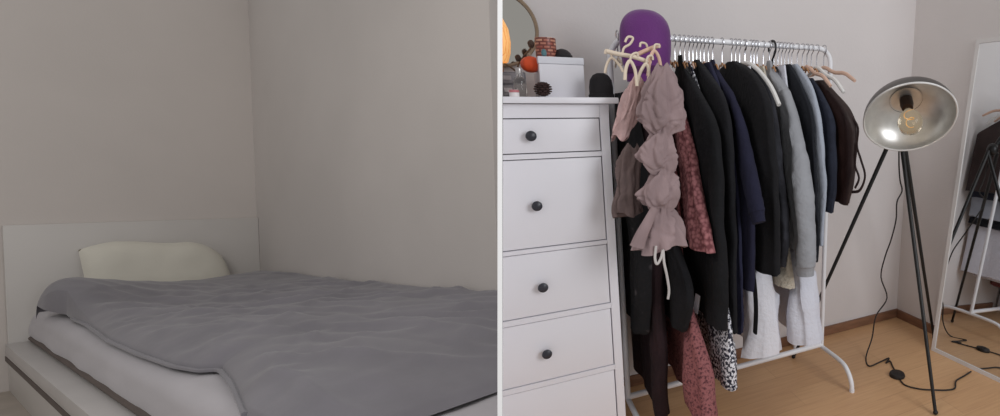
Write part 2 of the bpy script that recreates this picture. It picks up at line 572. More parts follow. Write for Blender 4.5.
for i, (t_, b__) in enumerate(rows_):
    z1 = zat(*t_); z0 = zat(*b__)
    # rail above the drawer
    if i == 0: mb = MB().box((xl0, YD, z1 + .003), (xR - .0285, YD + .02, zprev)).cut(pl_co_r, -pn)
    else: mb = MB().box((xl0, YD, z1 + .003), (xR - .0285, YD + .02, zprev - .003)).cut(pl_co_r, -pn)
    part('rail', mb, M_white, chest)
    mb = MB().box((xl0, YD + .002, max(z0, .09)), (xd - .001, YD + .02, z1), bev=.0015).cut(pl_co_r, -pn)
    dr = part('drawer', mb, M_white, chest)
    zprev = z0
    if i < len(knobs):
        k = at_y(*knobs[i], YD - .015)
        T = Matrix.Translation((k.x, YD + .002, k.z)) @ Matrix.Rotation(math.radians(90), 4, 'X')
        mb = MB().lathe([(.0055, 0), (.0055, .010), (.0142, .015), (.0155, .0195), (.0142, .024), (.009, .027), (.0, .028)], T, 24)
        part('knob', mb, M_knob, dr, 'round charcoal knob')
mb = MB().box((xl0, YD + .004, .03), (xR - .03, YD + .02, .085)).cut(pl_co_r, -pn); part('plinth', mb, M_white, chest)

# ------------------------------------------------------------------ things on the chest
zc = zpt + .0005
def on_top(u, y): return at_y(u, 96, y).x
# round mirror
mrw = thing('round_mirror', 'round wall mirror with thin wooden rim above the white chest', 'mirror', (at_y(500, 30, 2.03).x, 2.03, 1.3))
cM = at_y(498, 28, 2.035); rM = (at_y(538.5, 28, 2.035) - cM).length
T = Matrix.Translation(V((cM.x, 2.055, cM.z))) @ Matrix.Rotation(math.radians(90), 4, 'X')
M_rim = mat('oak_rim', S(150, 132, 112), 0.5, var=0.1, vscale=20)
M_rmir = mat('round_mirror_glass', S(206, 204, 198), 0.06, 1.0, var=0.0)
mb = MB().lathe([(rM - .012, 0), (rM, .0), (rM, .02), (rM - .004, .024), (rM - .011, .02), (rM - .012, 0)], T, 64).cut(pl_co_r, -pn); part('rim', mb, M_rim, mrw)
mb = MB().lathe([(rM - .012, .010), (.0, .010)], T, 64).cut(pl_co_r, -pn); part('mirror_glass', mb, M_rmir, mrw)
# woven lamp
M_wick = mat('glowing_wicker', S(236, 190, 130), 0.7, kind='brick', vscale=32, col2=S(150, 92, 44), lo=0.2, hi=0.8, emit=S(255, 176, 96), estr=0.55, bump=.6, bscale=60)
lamp = thing('wicker_lamp', 'small glowing wicker lamp in front of the round mirror', 'lamp', (.06, 1.9, zc))
lc = at_y(498, 40, 1.93); lr = (at_y(510.5, 40, 1.93) - lc).length
T = Matrix.Translation((lc.x, 1.93, 0))
zz0, zz1 = zat(498, 62, 1.93), zat(498, 17, 1.93)
hh = zz1 - zz0
mb = MB().lathe([(lr * .65, zz0), (lr * .9, zz0 + hh * .2), (lr, zz0 + hh * .45), (lr * .9, zz0 + hh * .75), (lr * .5, zz1)], T, 28).cut(pl_co_r, -pn)
part('shade', mb, M_wick, lamp)
mb = MB().lathe([(lr * .8, zc), (lr * .8, zc + .012), (lr * .25, zc + .02), (lr * .2, zz0 + .004)], T, 20, True).cut(pl_co_r, -pn)
part('base', mb, mat('lamp_wood', S(176, 130, 84), .5), lamp)
# grey organiser box
M_orgn = mat('slate_grey_box', S(104, 100, 104), 0.6, var=0.08)
og = thing('storage_box', 'grey organiser box with two trays at the mirror end of the chest top', 'box', (.1, 1.75, zc))
ox1 = at_y(527, 90, 1.72).x; oz1 = zat(515, 72, 1.72)
mb = MB().box((-.2, 1.72, zc), (ox1, 1.84, oz1), bev=.003).cut(pl_co_r, -pn); part('shell', mb, M_orgn, og)
for k in range(2):
    z0 = zc + .006 + k * (oz1 - zc) * .48; z1 = z0 + (oz1 - zc) * .40
    mb = MB().box((-.2, 1.715, z0), (ox1 - .006, 1.7195, z1), bev=.001).cut(pl_co_r, -pn)
    tr = part('tray', mb, mat('tray_grey', S(124, 118, 120), .5, var=.05), og)
    mb = MB().box((on_top(505, 1.71), 1.711, z0 + .010), (on_top(513, 1.71), 1.7148, z0 + .022)).cut(pl_co_r, -pn)
    part('label_holder', mb, mat('label_holder_pale', S(170, 160, 160), .5), tr)
# orange pumpkin
M_pump = mat('orange_pumpkin', S(226, 84, 40), 0.5, var=0.15, vscale=9)
pc = at_y(532, 66, 1.76); pr = .031
def ribs(d):
    a = math.atan2(d.y, d.x); return 1 - .07 * abs(math.sin(a * 4)) ** .5 * 0 - .06 * (1 - abs(math.cos(a * 4)))
pk = thing('pumpkin', 'orange red ribbed pumpkin on the grey organiser box', 'pumpkin', (pc.x, 1.76, oz1))
rz = max(.02, (zat(533, 57, 1.76) - oz1) / 2)
part('body', MB().ball((pc.x - .003, 1.76, oz1 + .002 + rz), (pr, pr, rz), 18, fn=ribs), M_pump, pk)
part('stem', MB().tube([(pc.x - .003, 1.76, oz1 + rz * 1.85), (pc.x - .004, 1.76, oz1 + rz * 2.15), (pc.x - .008, 1.757, oz1 + rz * 2.4)], [.006, .005, .004], 8), M_rim, pk)
# dried branch
M_twig = mat('dry_twig', S(120, 96, 74), .8, var=.2)
br_ = thing('dried_branch', 'dry twig with dark seed heads behind the orange pumpkin', 'plant', (on_top(512, 1.9), 1.9, zc))
pts = [at_y(u, v, 1.9) for u, v in ((517, 95), (516, 80), (518, 66), (524, 56), (530, 49), (532, 43))]
part('stem', MB().tube(smooth_path(pts, 4), .003, 6), M_twig, br_)
part('stem', MB().tube(smooth_path([at_y(u, v, 1.9) for u, v in ((517, 72), (509, 66), (504, 64))], 4), .003, 6), M_twig, br_)
for u, v, r in ((531, 44, .014), (518, 58, .012), (525, 57, .009)):
    part('seed_head', MB().ball(at_y(u, v, 1.9), (r * .8, r * .8, r), 8, fn=lambda d: 1 + .15 * noise.noise(d * 5)), mat('seed_brown', S(84, 66, 56), .8), br_)
# perfume bottle
bt = thing('glass_bottle', 'clear glass bottle standing before the grey organiser box', 'bottle', (on_top(521, 1.66), 1.66, zc))
bx = on_top(521, 1.66)
T = Matrix.Translation((bx, 1.66, zc))
part('body', MB().lathe([(.0, .0005), (.016, .0005), (.018, .01), (.018, .045), (.014, .055), (.007, .06), (.007, .066)], T, 20), M_glass, bt)
part('stopper', MB().lathe([(.0085, .066), (.0095, .07), (.0095, .082), (.005, .086), (0, .086)], T, 16, True), mat('silver_cap', S(190, 186, 184), .3, .8), bt)
# small white jar
bx = on_top(514.5, 1.62)
jr = thing('small_jar', 'tiny white jar with pink lid before the glass bottle', 'jar', (bx, 1.62, zc))
T = Matrix.Translation((bx, 1.62, zc))
part('body', MB().lathe([(.0, .0), (.013, .0), (.0135, .003), (.0135, .012)], T, 18, False, True), mat('white_china', S(232, 226, 226), .4), jr)
part('lid', MB().lathe([(.0128, .0122), (.014, .013), (.0138, .018), (.01, .02), (0, .02)], T, 18, True), mat('pink_lid', S(196, 120, 126), .45), jr)
# pine cone
bx = on_top(543.5, 1.66)
pcn = thing('pine_cone', 'dark brown pine cone before the white cardboard box', 'pine cone', (bx, 1.66, zc))
mb = MB().ball((bx, 1.66, zc + .024), (.019, .019, .0225), 12)
part('core', mb, mat('cone_core', S(44, 30, 28), .8), pcn)
M_cs = mat('cone_scale', S(62, 42, 38), .75, var=.2)
mb = MB()
for r in range(7):
    for k in range(9):
        a = 2 * math.pi * (k + r * .5) / 9
        th = math.pi * (.14 + .72 * r / 6)
        d = V((math.sin(th) * math.cos(a), math.sin(th) * math.sin(a), math.cos(th)))
        c = V((bx, 1.66, zc + .0245)) + V((d.x * .0215, d.y * .0215, d.z * .019))
        mb.ball(c, (.006, .006, .0032), 5)
part('scales', mb, M_cs, pcn)
# white box
wx0, wx1 = on_top(541.5, 1.70), on_top(585.5, 1.70)
wz = zat(560, 57, 1.70)
wb = thing('cardboard_box', 'plain white box beside the grey organiser on the chest', 'box', ((wx0 + wx1) / 2, 1.8, zc))
part('body', MB().box((wx0, 1.70, zc), (wx1, 1.90, wz - .022), bev=.002), M_white, wb)
part('lid', MB().box((wx0 - .0015, 1.6985, wz - .0215), (wx1 + .0015, 1.9015, wz), bev=.002), mat('white_lid', S(230, 230, 237), .45, var=.01), wb)
# mosaic candle glass on the box
cx = at_y(546, 50, 1.80).x; cr = (at_y(556.5, 50, 1.80).x - at_y(535.5, 50, 1.80).x) / 2; ch = zat(546, 38.5, 1.80) - wz
cg = thing('candle_glass', 'coppery mosaic candle glass standing on the white box', 'candle holder', (cx, 1.80, wz))
T = Matrix.Translation((cx, 1.80, wz + .0005))
M_mos = mat('copper_mosaic', S(150, 78, 66), .35, kind='brick', vscale=24, col2=S(232, 182, 150), lo=.1, hi=.9)
def mosaic():
    m = M_mos; nt = m.node_tree
    t = [n for n in nt.nodes if n.type == 'TEX_BRICK'][0]
    t.inputs['Mortar Size'].default_value = .06
    t.inputs['Color1'].default_value = S(222, 170, 140); t.inputs['Color2'].default_value = S(168, 92, 80); t.inputs['Mortar'].default_value = S(120, 66, 58)
    mp = [n for n in nt.nodes if n.type == 'MAPPING'][0]; mp.inputs['Rotation'].default_value = (math.radians(90), 0, 0)
    b = nt.nodes['Principled BSDF']; nt.links.new(t.outputs['Color'], b.inputs['Base Color'])
mosaic()
part('cup', MB().lathe([(0, 0), (cr * .92, 0), (cr, .004), (cr, ch), (cr - .004, ch), (cr - .005, .01), (0, .01)], T, 28), M_mos, cg)
part('candle', MB().lathe([(0, .0105), (cr - .006, .0105), (cr - .006, ch * .5), (0, ch * .48)], T, 20), mat('pale_wax', S(226, 206, 186), .5), cg)
# teal trinket
tx = on_top(541, 1.72)
tq = thing('trinket', 'small teal trinket at the edge of the white box', 'ornament', (tx, 1.715, wz))
tzx = at_y(544, 53, 1.72).x
part('body', MB().ball((tzx, 1.722, wz + .0125), (.008, .007, .0115), 9, fn=lambda d: 1 + .2 * noise.noise(d * 3)), mat('teal_glaze', S(92, 132, 138), .35), tq)
part('base', MB().lathe([(0, 0), (.007, 0), (.006, .004), (0, .004)], Matrix.Translation((tzx, 1.722, wz + .0003)), 14), mat('teal_dark', S(70, 96, 104), .4), tq)
# black little hat-like camera pouch on the box
hx = at_y(562, 52, 1.80).x
ht = thing('black_trinket_dish', 'black lidded bowl on the white box beside the candle glass', 'bowl', (hx, 1.80, wz))
T = Matrix.Translation((hx, 1.80, wz + .0004))
part('bowl', MB().lathe([(0, 0), (.022, .001), (.031, .006), (.033, .012), (.030, .016), (0, .016)], T, 24), mat('matt_black', S(30, 27, 30), .5), ht)
part('lid', MB().lathe([(.029, .0163), (.027, .022), (.017, .031), (.006, .035), (0, .036)], T, 24, True), mat('matt_black_lid', S(38, 33, 36), .5), ht)
# black beret at the end of the chest
kx = at_y(601, 85, 1.63).x
kr = (at_y(613.5, 85, 1.63).x - at_y(589, 85, 1.63).x) / 2; kh = zat(603, 73.5, 1.63) - zc
bk_ = thing('black_hat', 'round black felt hat lying at the rack end of the chest top', 'hat', (kx, 1.63, zc))
T = Matrix.Translation((kx, 1.63, zc + .0006))
part('crown', MB().lathe([(kr * .96, .012), (kr * .97, kh * .4), (kr * .88, kh * .72), (kr * .62, kh * .92), (kr * .3, kh), (0, kh)], T, 28, True), mat('black_felt', S(28, 25, 28), .9, bump=.2, bscale=200), bk_)
part('brim', MB().lathe([(0, 0), (kr * 1.02, 0), (kr * 1.04, .005), (kr * .98, .0115), (0, .0115)], T, 28), MATS['black_felt'], bk_)

# ------------------------------------------------------------------ clothes rack
YR = 1.78
ZR = at_y(745, 43.5, YR).z
rail_l = at_y(632, 37.5, YR); rail_r = at_y(815, 47.5, YR)
post_r = at_y(824.5, 250, YR).x
post_l = .398
r_ = .0105
rack = thing('clothes_rack', 'white tubular clothes rack crowded with garments', 'clothes rack', ((post_l + post_r) / 2, YR, 0))
def arc(cx_, cz_, r, a0, a1, n=8):
    return [V((cx_ + r * math.cos(math.radians(a0 + (a1 - a0) * i / n)), YR, cz_ + r * math.sin(math.radians(a0 + (a1 - a0) * i / n)))) for i in range(n + 1)]
Rb = .062
part('rail', MB().tube([V((post_l + .092, YR, ZR)), V((post_r - Rb, YR, ZR))], r_, 14), M_rack, rack)
zfoot = .115
part('post', MB().tube(arc(post_l + .092, ZR - .092, .092, 90, 180, 12) + [V((post_l, YR, zfoot))], r_, 14), M_rack, rack)
part('post', MB().tube(arc(post_r - Rb, ZR - Rb, Rb, 90, 0) + [V((post_r, YR, zfoot))], r_, 14), M_rack, rack)
zc1 = at_y(780, 355, YR).z
part('crossbar', MB().tube([V((post_l, YR, .125)), V((post_r, YR, .125))], r_ * 1.15, 14), M_rack, rack)
for px_ in (post_l, post_r):
    pts = [V((px_, YR - .235, .011)), V((px_, YR - .228, .045)), V((px_, YR - .20, .085)), V((px_, YR - .15, .108)), V((px_, YR, .113)), V((px_, YR + .14, .108)), V((px_, YR + .2, .085)), V((px_, YR + .225, .045)), V((px_, YR + .23, .011))]
    ft = part('foot', MB().tube(smooth_path(pts, 5), r_, 12), M_rack, rack)
    for s in (-.235, .23):
        part('foot_cap', MB().lathe([(0, 0), (r_ * 1.1, 0), (r_ * 1.1, .011), (0, .0112)], Matrix.Translation((px_, YR + s, .0)), 14), M_rack, ft)

# ------------------------------------------------------------------ hangers
M_hwood = mat('beech_hanger', S(176, 128, 88), .5, var=.1, vscale=14)
M_hpink = mat('pale_pink_hanger', S(214, 178, 158), .5, var=.06)
M_hwhite = mat('white_hanger', S(226, 224, 222), .4, var=.02)
M_hcream = mat('cream_hanger', S(222, 206, 186), .55, var=.05)
M_hblack = mat('black_hanger', S(22, 21, 24), .4, var=.05)
def hook_mesh(x, r=.0016, big=1.0, yc=YR):
    """open hook that sits over the rail"""
    R = .0165 * big
    pts = []
    cz = ZR + r_ - R + .0022 + r
    for i in range(13):
        a = math.radians(-25 + 205 * i / 12)
        pts.append(V((x, yc + R * math.cos(a), cz + R * math.sin(a))))
    pts += [V((x, yc - R * .9, cz - R * .55)), V((x, yc - R * .35, cz - R * 1.25)), V((x, yc, cz - R * 1.75)), V((x, yc, ZR - .075))]
    return MB().tube(smooth_path(pts, 2), r, 6)
def hanger(x, m, label, arm=.15, drop=.07, tube=.006, hook=M_chrome, big=1.0, group=None, yaw_=0.0, path=None):
    t = thing('clothes_hanger', label, 'hanger', (x, YR, ZR - .2), group)
    Rz = Matrix.Translation((x, YR, 0)) @ Matrix.Rotation(yaw_, 4, 'Z') @ Matrix.Translation((-x, -YR, 0))
    hk = hook_mesh(x, .0021 * (2.2 if big > 1.2 else 1), big)
    part('hook', hk if not yaw_ else hk, hook, t)
    pts = []
    for i in range(-8, 9):
        s = i / 8
        pts.append(V((x, YR + arm * s, ZR - .082 - drop * (abs(s) ** 1.35) + .006 * math.cos(s * 9))))
    if path:
        h_ = [at_x(u, v, x) for u, v in path]
        pts = smooth_path([V((x, 2 * YR - p.y, p.z)) for p in reversed(h_)] + [V((x, YR, h_[0].z + .012))] + h_, 3)
        pts = [V((p.x, min(p.y, 2.04), p.z)) for p in pts]
        part('shoulder_bar', MB().tube(pts, tube, 8), m, t)
        return t
    part('shoulder_bar', MB().tube(pts, [tube * (.8 if abs(i) > 7 else 1) for i in range(-8, 9)], 8).xf(Rz), m, t)
    return t

# ------------------------------------------------------------------ garments
def half_table(x, near):
    tab = []
    for u, v in near:
        p = at_x(u, v, x); tab.append((p.z, max(.012, YR - p.y)))
    tab.sort()
    return tab
FARMAX = 2.035
GARMS = []
def garment(name, label, cat, x, near, m, **k):
    GARMS.append((name, label, cat, x, near, m, k))
def keep_clear(i, p):
    """squeeze a point of garment i so that it stays on its side of every neighbour"""
    xi = GT[i][0]
    lo, hi = -9, 9
    for j, (xj, tab, z0, z1) in enumerate(GT):
        if j == i: continue
        w = interp(tab, p.z)
        out = max(0, z0 - p.z - .022, p.z - z1)
        yn = (YR - p.y)
        out = max(out, yn - w - .016 if yn > 0 else -yn - min(w, FARMAX - YR))
        mid = (xi + xj) / 2
        g_ = max(0, out) * 1.3
        if xj > xi: hi = min(hi, mid - .0032 + g_)
        else: lo = max(lo, mid + .0032 - g_)
    if lo > hi: p.x = (lo + hi) / 2
    else: p.x = max(lo, min(hi, p.x))
    return p
def build_garment(gi, name, label, cat, x, near, m, t=.011, tn=None, fold=.006, seed=0, sleeves=None, group=None, rowsn=40, hemw=.012, extra=None, nk=64, kf=34):
    """t: half thickness of the hanging cloth, tn: of its bulky near side (number or table over the height)"""
    tn = tn if tn is not None else t * 1.6
    ttab = tn if isinstance(tn, list) else [(0, tn), (1, tn)]
    tab = half_table(x, near)
    z0, z1 = tab[0][0], tab[-1][0]
    g = thing(name, label, cat, (x, YR, z0), group)
    rows = []
    for j in range(rowsn + 1):
        s = j / rowsn
        z = z1 + (z0 - z1) * s
        w = max(sinterp(tab, z) if len(tab) > 2 else interp(tab, z), .012)
        tns = interp(ttab, s)
        row = []
        for k in range(nk):
            a = 2 * math.pi * k / nk
            c, sn = math.cos(a), math.sin(a)
            wn = w if c > 0 else min(w, FARMAX - YR)
            y = YR - wn * (abs(c) ** .62) * (1 if c > 0 else -1)
            fs = min(1, s * 2.2)
            f = fold * fs * (math.sin(kf * (y - YR) + seed * 2.1 + 1.4 * math.sin(z * 5 + seed)) + .6 * noise.noise(V((y * 16, z * 5, seed * 3.7))))
            q_ = max(0, min(1, ((YR - y) / max(w, .05) - .35) / .5)); q_ = q_ * q_ * (3 - 2 * q_)
            th = (t + (tns - t) * q_) * (.6 + .4 * min(1, s * 3.5))
            th *= (1 + .38 * noise.noise(V((y * 9 + 3, z * 6, seed + (7 if sn > 0 else 0)))))
            # soft vertical creases on the bulky side
            th *= 1 - .32 * q_ * fs * max(0, math.sin(a * 9 + seed + 1.2 * math.sin(z * 4 + seed * 2)))
            xx = x + f + th * (abs(sn) ** .6) * (1 if sn > 0 else -1)
            zz = z
            if s > .9: zz += hemw * (s - .9) * 10 * noise.noise(V((y * 11, seed * 5, a)))
            if zz < .15 and y > YR - .09: zz = .15 if y > YR - .05 else zz + (.15 - zz) * (y - YR + .09) / .04
            p = V((xx, y + (.005 * fs + .004 * q_) * noise.noise(V((z * 13, seed, a * .8))), zz))
            row.append(keep_clear(gi, p))
        rows.append(row)
    part('body', MB().loft(rows, False, True), m, g, angle=80)
    for sl in (sleeves or []):
        pth, rad, off = sl[0], sl[1], sl[2]
        pts = [at_x(u, v, x + off) for u, v in pth]
        sp = smooth_path(pts, 7)
        n = len(sp)
        rr = [interp([(0, rad[0]), (.5, rad[1]), (1, rad[2])], i / (n - 1)) * (1 + .10 * noise.noise(V((i * .55, seed, 9)))) for i in range(n)]
        mb = MB().tube(sp, rr, 22, flat=((1, 0, 0), sl[3]))
        for p in mb.v: keep_clear(gi, p)
        o = part('sleeve', mb, m, g, angle=80)
        e = sp[-1]; d = (sp[-1] - sp[-3]).normalized()
        cf = MB().tube([e - d * .004, e + d * .012, e + d * .034], [rr[-1] * 1.0, rr[-1] * .88, rr[-1] * .85], 18, flat=((1, 0, 0), sl[3]))
        for p in cf.v: keep_clear(gi, p)
        part('cuff', cf, sl[4], o)
    if extra: extra(g)
    return g

K = dict
def cloth(name, rgb, var=.18, **k):
    kw = K(rough=.95, var=var, vscale=14, bump=.45, bscale=55, sheen=0); kw.update(k)
    return mat(name, S(*rgb), **kw)
C_pink = cloth('dusty_pink_satin', (184, 152, 150), rough=.45)
C_taupe = cloth('taupe_sheer', (104, 88, 86))
C_floral = cloth('black_floral_print', (18, 17, 20), var=0, vscale=22, col2=S(70, 64, 66), lo=.62, hi=.72)
C_maroon = cloth('dark_maroon', (38, 21, 25))
C_black = cloth('black_wool', (15, 15, 19), var=.2)
C_black2 = cloth('soft_black', (20, 20, 25), var=.2)
C_blk3 = cloth('black_cotton', (18, 17, 21), var=.2)
C_mauve = cloth('mauve_jersey', (152, 131, 132), var=.16, vscale=9, stretch=(1, 1, .35))
C_rose = mat('rose_crochet', S(172, 114, 116), .9, kind='voronoi', vscale=75, col2=S(112, 62, 66), lo=.30, hi=.75, bump=.5, bscale=80)
C_rose2 = mat('rose_lace', S(148, 92, 93), .9, kind='noise', vscale=120, col2=S(84, 44, 50), lo=.48, hi=.64, bump=.4, bscale=90)
C_navy = cloth('navy_wool', (28, 28, 50), var=.12)
C_navy2 = cloth('navy_crepe', (34, 35, 58), var=.1)
C_char = cloth('charcoal_knit', (48, 48, 54), var=.25, vscale=30)
C_grey = cloth('heather_grey_jersey', (150, 151, 156), var=.06, vscale=20)
C_fur = cloth('cream_fleece', (198, 188, 172), var=.12, vscale=40, bump=1.0, bscale=90)
C_ink = cloth('ink_lining', (26, 28, 35))
C_blue = cloth('pale_blue_grey_cotton', (164, 170, 182), var=.06)
C_white = cloth('white_cotton', (226, 226, 234), var=.03, vscale=4)
C_white2 = cloth('white_linen', (214, 215, 226), var=.03, vscale=4)
C_denim = cloth('dark_denim', (38, 42, 56), var=.15, vscale=40)
C_brown = mat('brown_leather', S(48, 32, 30), .45, var=.2, vscale=18, bump=.3, bscale=40)
C_print = cloth('black_white_print', (232, 232, 238), var=0, vscale=105, col2=S(48, 48, 62), lo=.46, hi=.52)

# the garments from the chest end to the far end of the rail
def bundle(name, label, cat, yb, ctr, m, seed=0, pl_amp=1.0, flat=.5, n=80, np_=7):
    """gathered cloth hanging in a column: (u, v, half width) stations on the plane y = yb"""
    tab_c, tab_r, tab_z = [], [], []
    for i, (u, v, w) in enumerate(ctr):
        p = at_y(u, v, yb)
        tab_z.append((i, p.z)); tab_c.append((i, p.x)); tab_r.append((i, w * (p - CAM).dot(FW) / F))
    g = thing(name, label, cat, (tab_c[-1][1], yb, tab_z[-1][1]))
    rows = []; m_ = (len(ctr) - 1) * 8
    for j in range(m_ + 1):
        s = j / 8
        c = V((sinterp(tab_c, s), yb, sinterp(tab_z, s))); R = sinterp(tab_r, s)
        row = []
        for k in range(n):
            a = 2 * math.pi * k / n
            pl = .21 * math.sin(np_ * a + .9 * s + 1.2 * math.sin(s * 1.1) + seed) + .11 * math.sin((np_ * 2 - 1) * a - 1.6 * s) + .34 * noise.noise(V((math.cos(a) * 1.5 + seed, math.sin(a) * 1.5, s * .34)))
            pl -= .22 * max(0, 1 - abs(noise.noise(V((math.cos(a) * 1.3, math.sin(a) * 1.3 + s * .9, s * .35 + seed)))) * 6)
            rr = R * (1 + pl_amp * pl * min(1, s / 2 + .2))
            row.append(c + V((math.cos(a) * rr, math.sin(a) * rr * flat, .010 * math.sin(3 * a + s * 1.3 + seed))))
        rows.append(row)
    part('body', MB().loft(rows), m, g, angle=80)
    return g
bundle('hanging_camisole', 'short dusty pink satin top hanging by the corner of the white chest', 'top', 1.50,
       [(637, 78, 3), (636, 84, 7), (634, 95, 9), (630, 108, 10), (626, 120, 10), (622, 130, 9), (620, 138, 8)], C_pink, 1, .5, .35)
bundle('hanging_blouse', 'taupe sheer blouse hanging by the white chest under the pink top', 'blouse', 1.50,
       [(631, 146, 6), (630, 158, 11), (628, 172, 12), (628, 188, 11), (627, 202, 13), (628, 214, 13)], C_taupe, 2, .6, .35)
garment('hanging_tunic', 'black tunic with faint floral print right beside the white chest', 'tunic', .428,
        [(629, 92), (635, 112), (639, 160), (643, 230), (646, 290), (644, 334)], C_floral, t=.010, tn=.04, seed=4, fold=.005)
garment('hanging_dress', 'long dark maroon dress reaching lowest beside the white chest', 'dress', .48,
        [(640, 92), (646, 112), (650, 160), (655, 250), (661, 330), (665, 420)], C_maroon, t=.010, tn=.04, seed=3, fold=.006)
g = bundle('twisted_shirt', 'mauve jersey shirt tied in gathered bunches with white drawstring', 'shirt', 1.43,
       [(664, 66, 6), (664, 76, 12), (663, 90, 19), (662, 104, 22), (663, 117, 23), (664, 126, 20), (662, 132, 11), (660, 139, 13), (657, 149, 18), (658, 160, 19), (661, 168, 14), (662, 173, 10), (661, 181, 15), (658, 192, 20), (659, 201, 19), (661, 207, 13), (662, 211, 9), (661, 220, 16), (659, 233, 23), (658, 248, 27)], C_mauve, 5, .62)
part('sleeve', MB().tube(smooth_path([at_y(u, v, 1.39) for u, v in ((655, 208), (648, 222), (641, 236), (637, 247))], 5), [.012 + .011 * i / 15 for i in range(16)], 12, flat=((0, 1, 0), .6)), C_mauve, g)
part('drawstring', MB().tube(smooth_path([at_y(u, v, 1.385) for u, v in ((656, 246), (655, 258), (657, 264), (661, 258), (663, 250), (664, 262), (667, 276), (669, 290), (668, 299))], 5), .0042, 8), mat('white_cord', S(196, 190, 188), .7), g, 'white drawstring')
garment('hanging_trousers', 'black trousers hanging under the mauve shirt with white care tag', 'trousers', .545,
        [(650, 92), (658, 112), (664, 150), (670, 220), (683, 268), (690, 300), (684, 332)], C_blk3, t=.010, tn=.03, seed=5, fold=.004,
        extra=lambda g: part('care_tag', MB().box((-.002, -.012, -.04), (.0, .012, .035), T=Matrix.Translation(at_x(697, 303, .61)) @ Matrix.Rotation(.35, 4, 'Z') @ Matrix.Rotation(.2, 4, 'X')), C_white, g, 'white care tag'))
garment('hanging_dress', 'long rose lace dress reaching the floor below the black trousers', 'dress', .58,
        [(656, 92), (668, 120), (676, 180), (682, 250), (689, 293), (698, 337), (708, 387), (714, 425)], C_rose2, t=.008, tn=[(0, .010), (.55, .014), (.7, .035), (1, .06)], seed=6, fold=.008)
garment('hanging_cardigan', 'dusty rose crochet cardigan next to the mauve twisted shirt', 'cardigan', .615,
        [(671, 72), (678, 90), (685, 118), (695, 165), (705, 215), (712, 254)], C_rose, t=.008, tn=[(0, .01), (.3, .025), (1, .045)], seed=7, fold=.004, hemw=.006)
garment('hanging_coat', 'long black wool coat, first on the rail after the rose cardigan', 'coat', .655,
        [(673, 57), (684, 67), (702, 96), (713, 122), (719, 165), (723, 230), (725, 285), (725, 330)], C_black, t=.010, tn=[(0, .015), (.25, .032), (1, .04)], seed=8, fold=.005)
garment('hanging_dress', 'black and white speckled long dress under the black wool coat', 'dress', .69,
        [(690, 62), (700, 90), (708, 130), (716, 200), (722, 280), (731, 337), (734, 375), (734, 390)], C_print, t=.008, tn=[(0, .01), (.75, .012), (.85, .035), (1, .042)], seed=9, fold=.007)
garment('hanging_coat', 'soft black coat between black wool coat and navy coat', 'coat', .72,
        [(696, 60), (709, 74), (724, 98), (732, 140), (735, 220), (736, 290), (736, 334)], C_black2, t=.010, tn=.026, seed=10, fold=.005)
garment('hanging_gown', 'navy crepe dress whose hem shows below the navy coat', 'dress', .75,
        [(710, 62), (720, 88), (730, 130), (738, 220), (741, 290), (741, 334)], C_navy2, t=.008, tn=.018, seed=11, fold=.005)
def belt(g):
    pts = [at_x(u, v, .80) for u, v in ((752, 262), (755, 290), (756, 312), (755, 333))]
    part('belt', MB().tube(smooth_path(pts, 5), .014, 8, flat=((1, 0, 0), .4)), C_black, g, 'black belt hanging loose')
garment('hanging_coat', 'navy wool coat with sleeve hanging forward and loose black belt', 'coat', .785,
        [(712, 60), (718, 72), (733, 96), (743, 125), (749, 160), (752, 210), (752, 292)], C_navy, t=.010, tn=.026, seed=12, fold=.005,
        sleeves=[([(732, 104), (740, 130), (747, 165), (754, 198), (757, 213)], (.026, .038, .036), -.006, .7, C_navy)], extra=belt)
garment('hanging_jacket', 'black jacket beside the white plastic hanger', 'jacket', .865,
        [(735, 61), (748, 68), (764, 90), (771, 112), (774, 150), (777, 210), (777, 276)], C_blk3, t=.012, tn=.034, seed=13, fold=.005)
garment('hanging_trousers', 'white trousers hanging low behind the black jacket', 'trousers', .90,
        [(750, 66), (753, 90), (756, 140), (760, 220), (766, 290), (769, 357)], C_white, t=.012, tn=[(0, .012), (.5, .02), (.72, .10), (1, .11)], seed=23, fold=.006)
garment('hanging_cardigan', 'charcoal knitted cardigan next to the grey sweatshirt', 'cardigan', .95,
        [(751, 63), (763, 75), (773, 100), (779, 140), (783, 190), (787, 236), (785, 268)], C_char, t=.012, tn=.03, seed=14, fold=.006)
garment('hanging_vest', 'cream fleece vest whose hem shows under the charcoal cardigan', 'vest', .978,
        [(764, 66), (768, 88), (772, 120), (777, 180), (788, 250), (791, 288)], C_fur, t=.010, tn=[(0, .012), (.7, .015), (1, .05)], seed=15, fold=.004)
garment('hanging_sweatshirt', 'heather grey sweatshirt with long sleeve and ribbed cuff', 'sweatshirt', 1.035,
        [(762, 62), (774, 72), (788, 92), (797, 125), (801, 170), (804, 220), (803, 252)], C_grey, t=.012, tn=.04, seed=17, fold=.004,
        sleeves=[([(781, 94), (788, 125), (795, 165), (800, 210), (803, 245), (804, 266)], (.042, .068, .05), -.022, .8, C_grey)])
garment('hanging_shirt', 'long white linen shirt dress nearest the rack post', 'dress', 1.075,
        [(785, 65), (788, 92), (792, 140), (799, 220), (812, 290), (815, 345)], C_white2, t=.010, tn=[(0, .012), (.5, .02), (.72, .09), (1, .10)], seed=18, fold=.006)
garment('hanging_coat', 'ink black coat between grey sweatshirt and pale blue shirt', 'coat', 1.108,
        [(790, 64), (800, 82), (810, 108), (815, 150), (818, 200), (820, 240), (818, 262)], C_ink, t=.010, tn=.018, seed=19, fold=.004)
garment('hanging_shirt', 'pale blue grey cotton shirt beside the rack post', 'shirt', 1.142,
        [(797, 64), (806, 76), (815, 95), (821, 120), (824, 160), (824, 200), (822, 246)], C_blue, t=.010, tn=.022, seed=20, fold=.004)
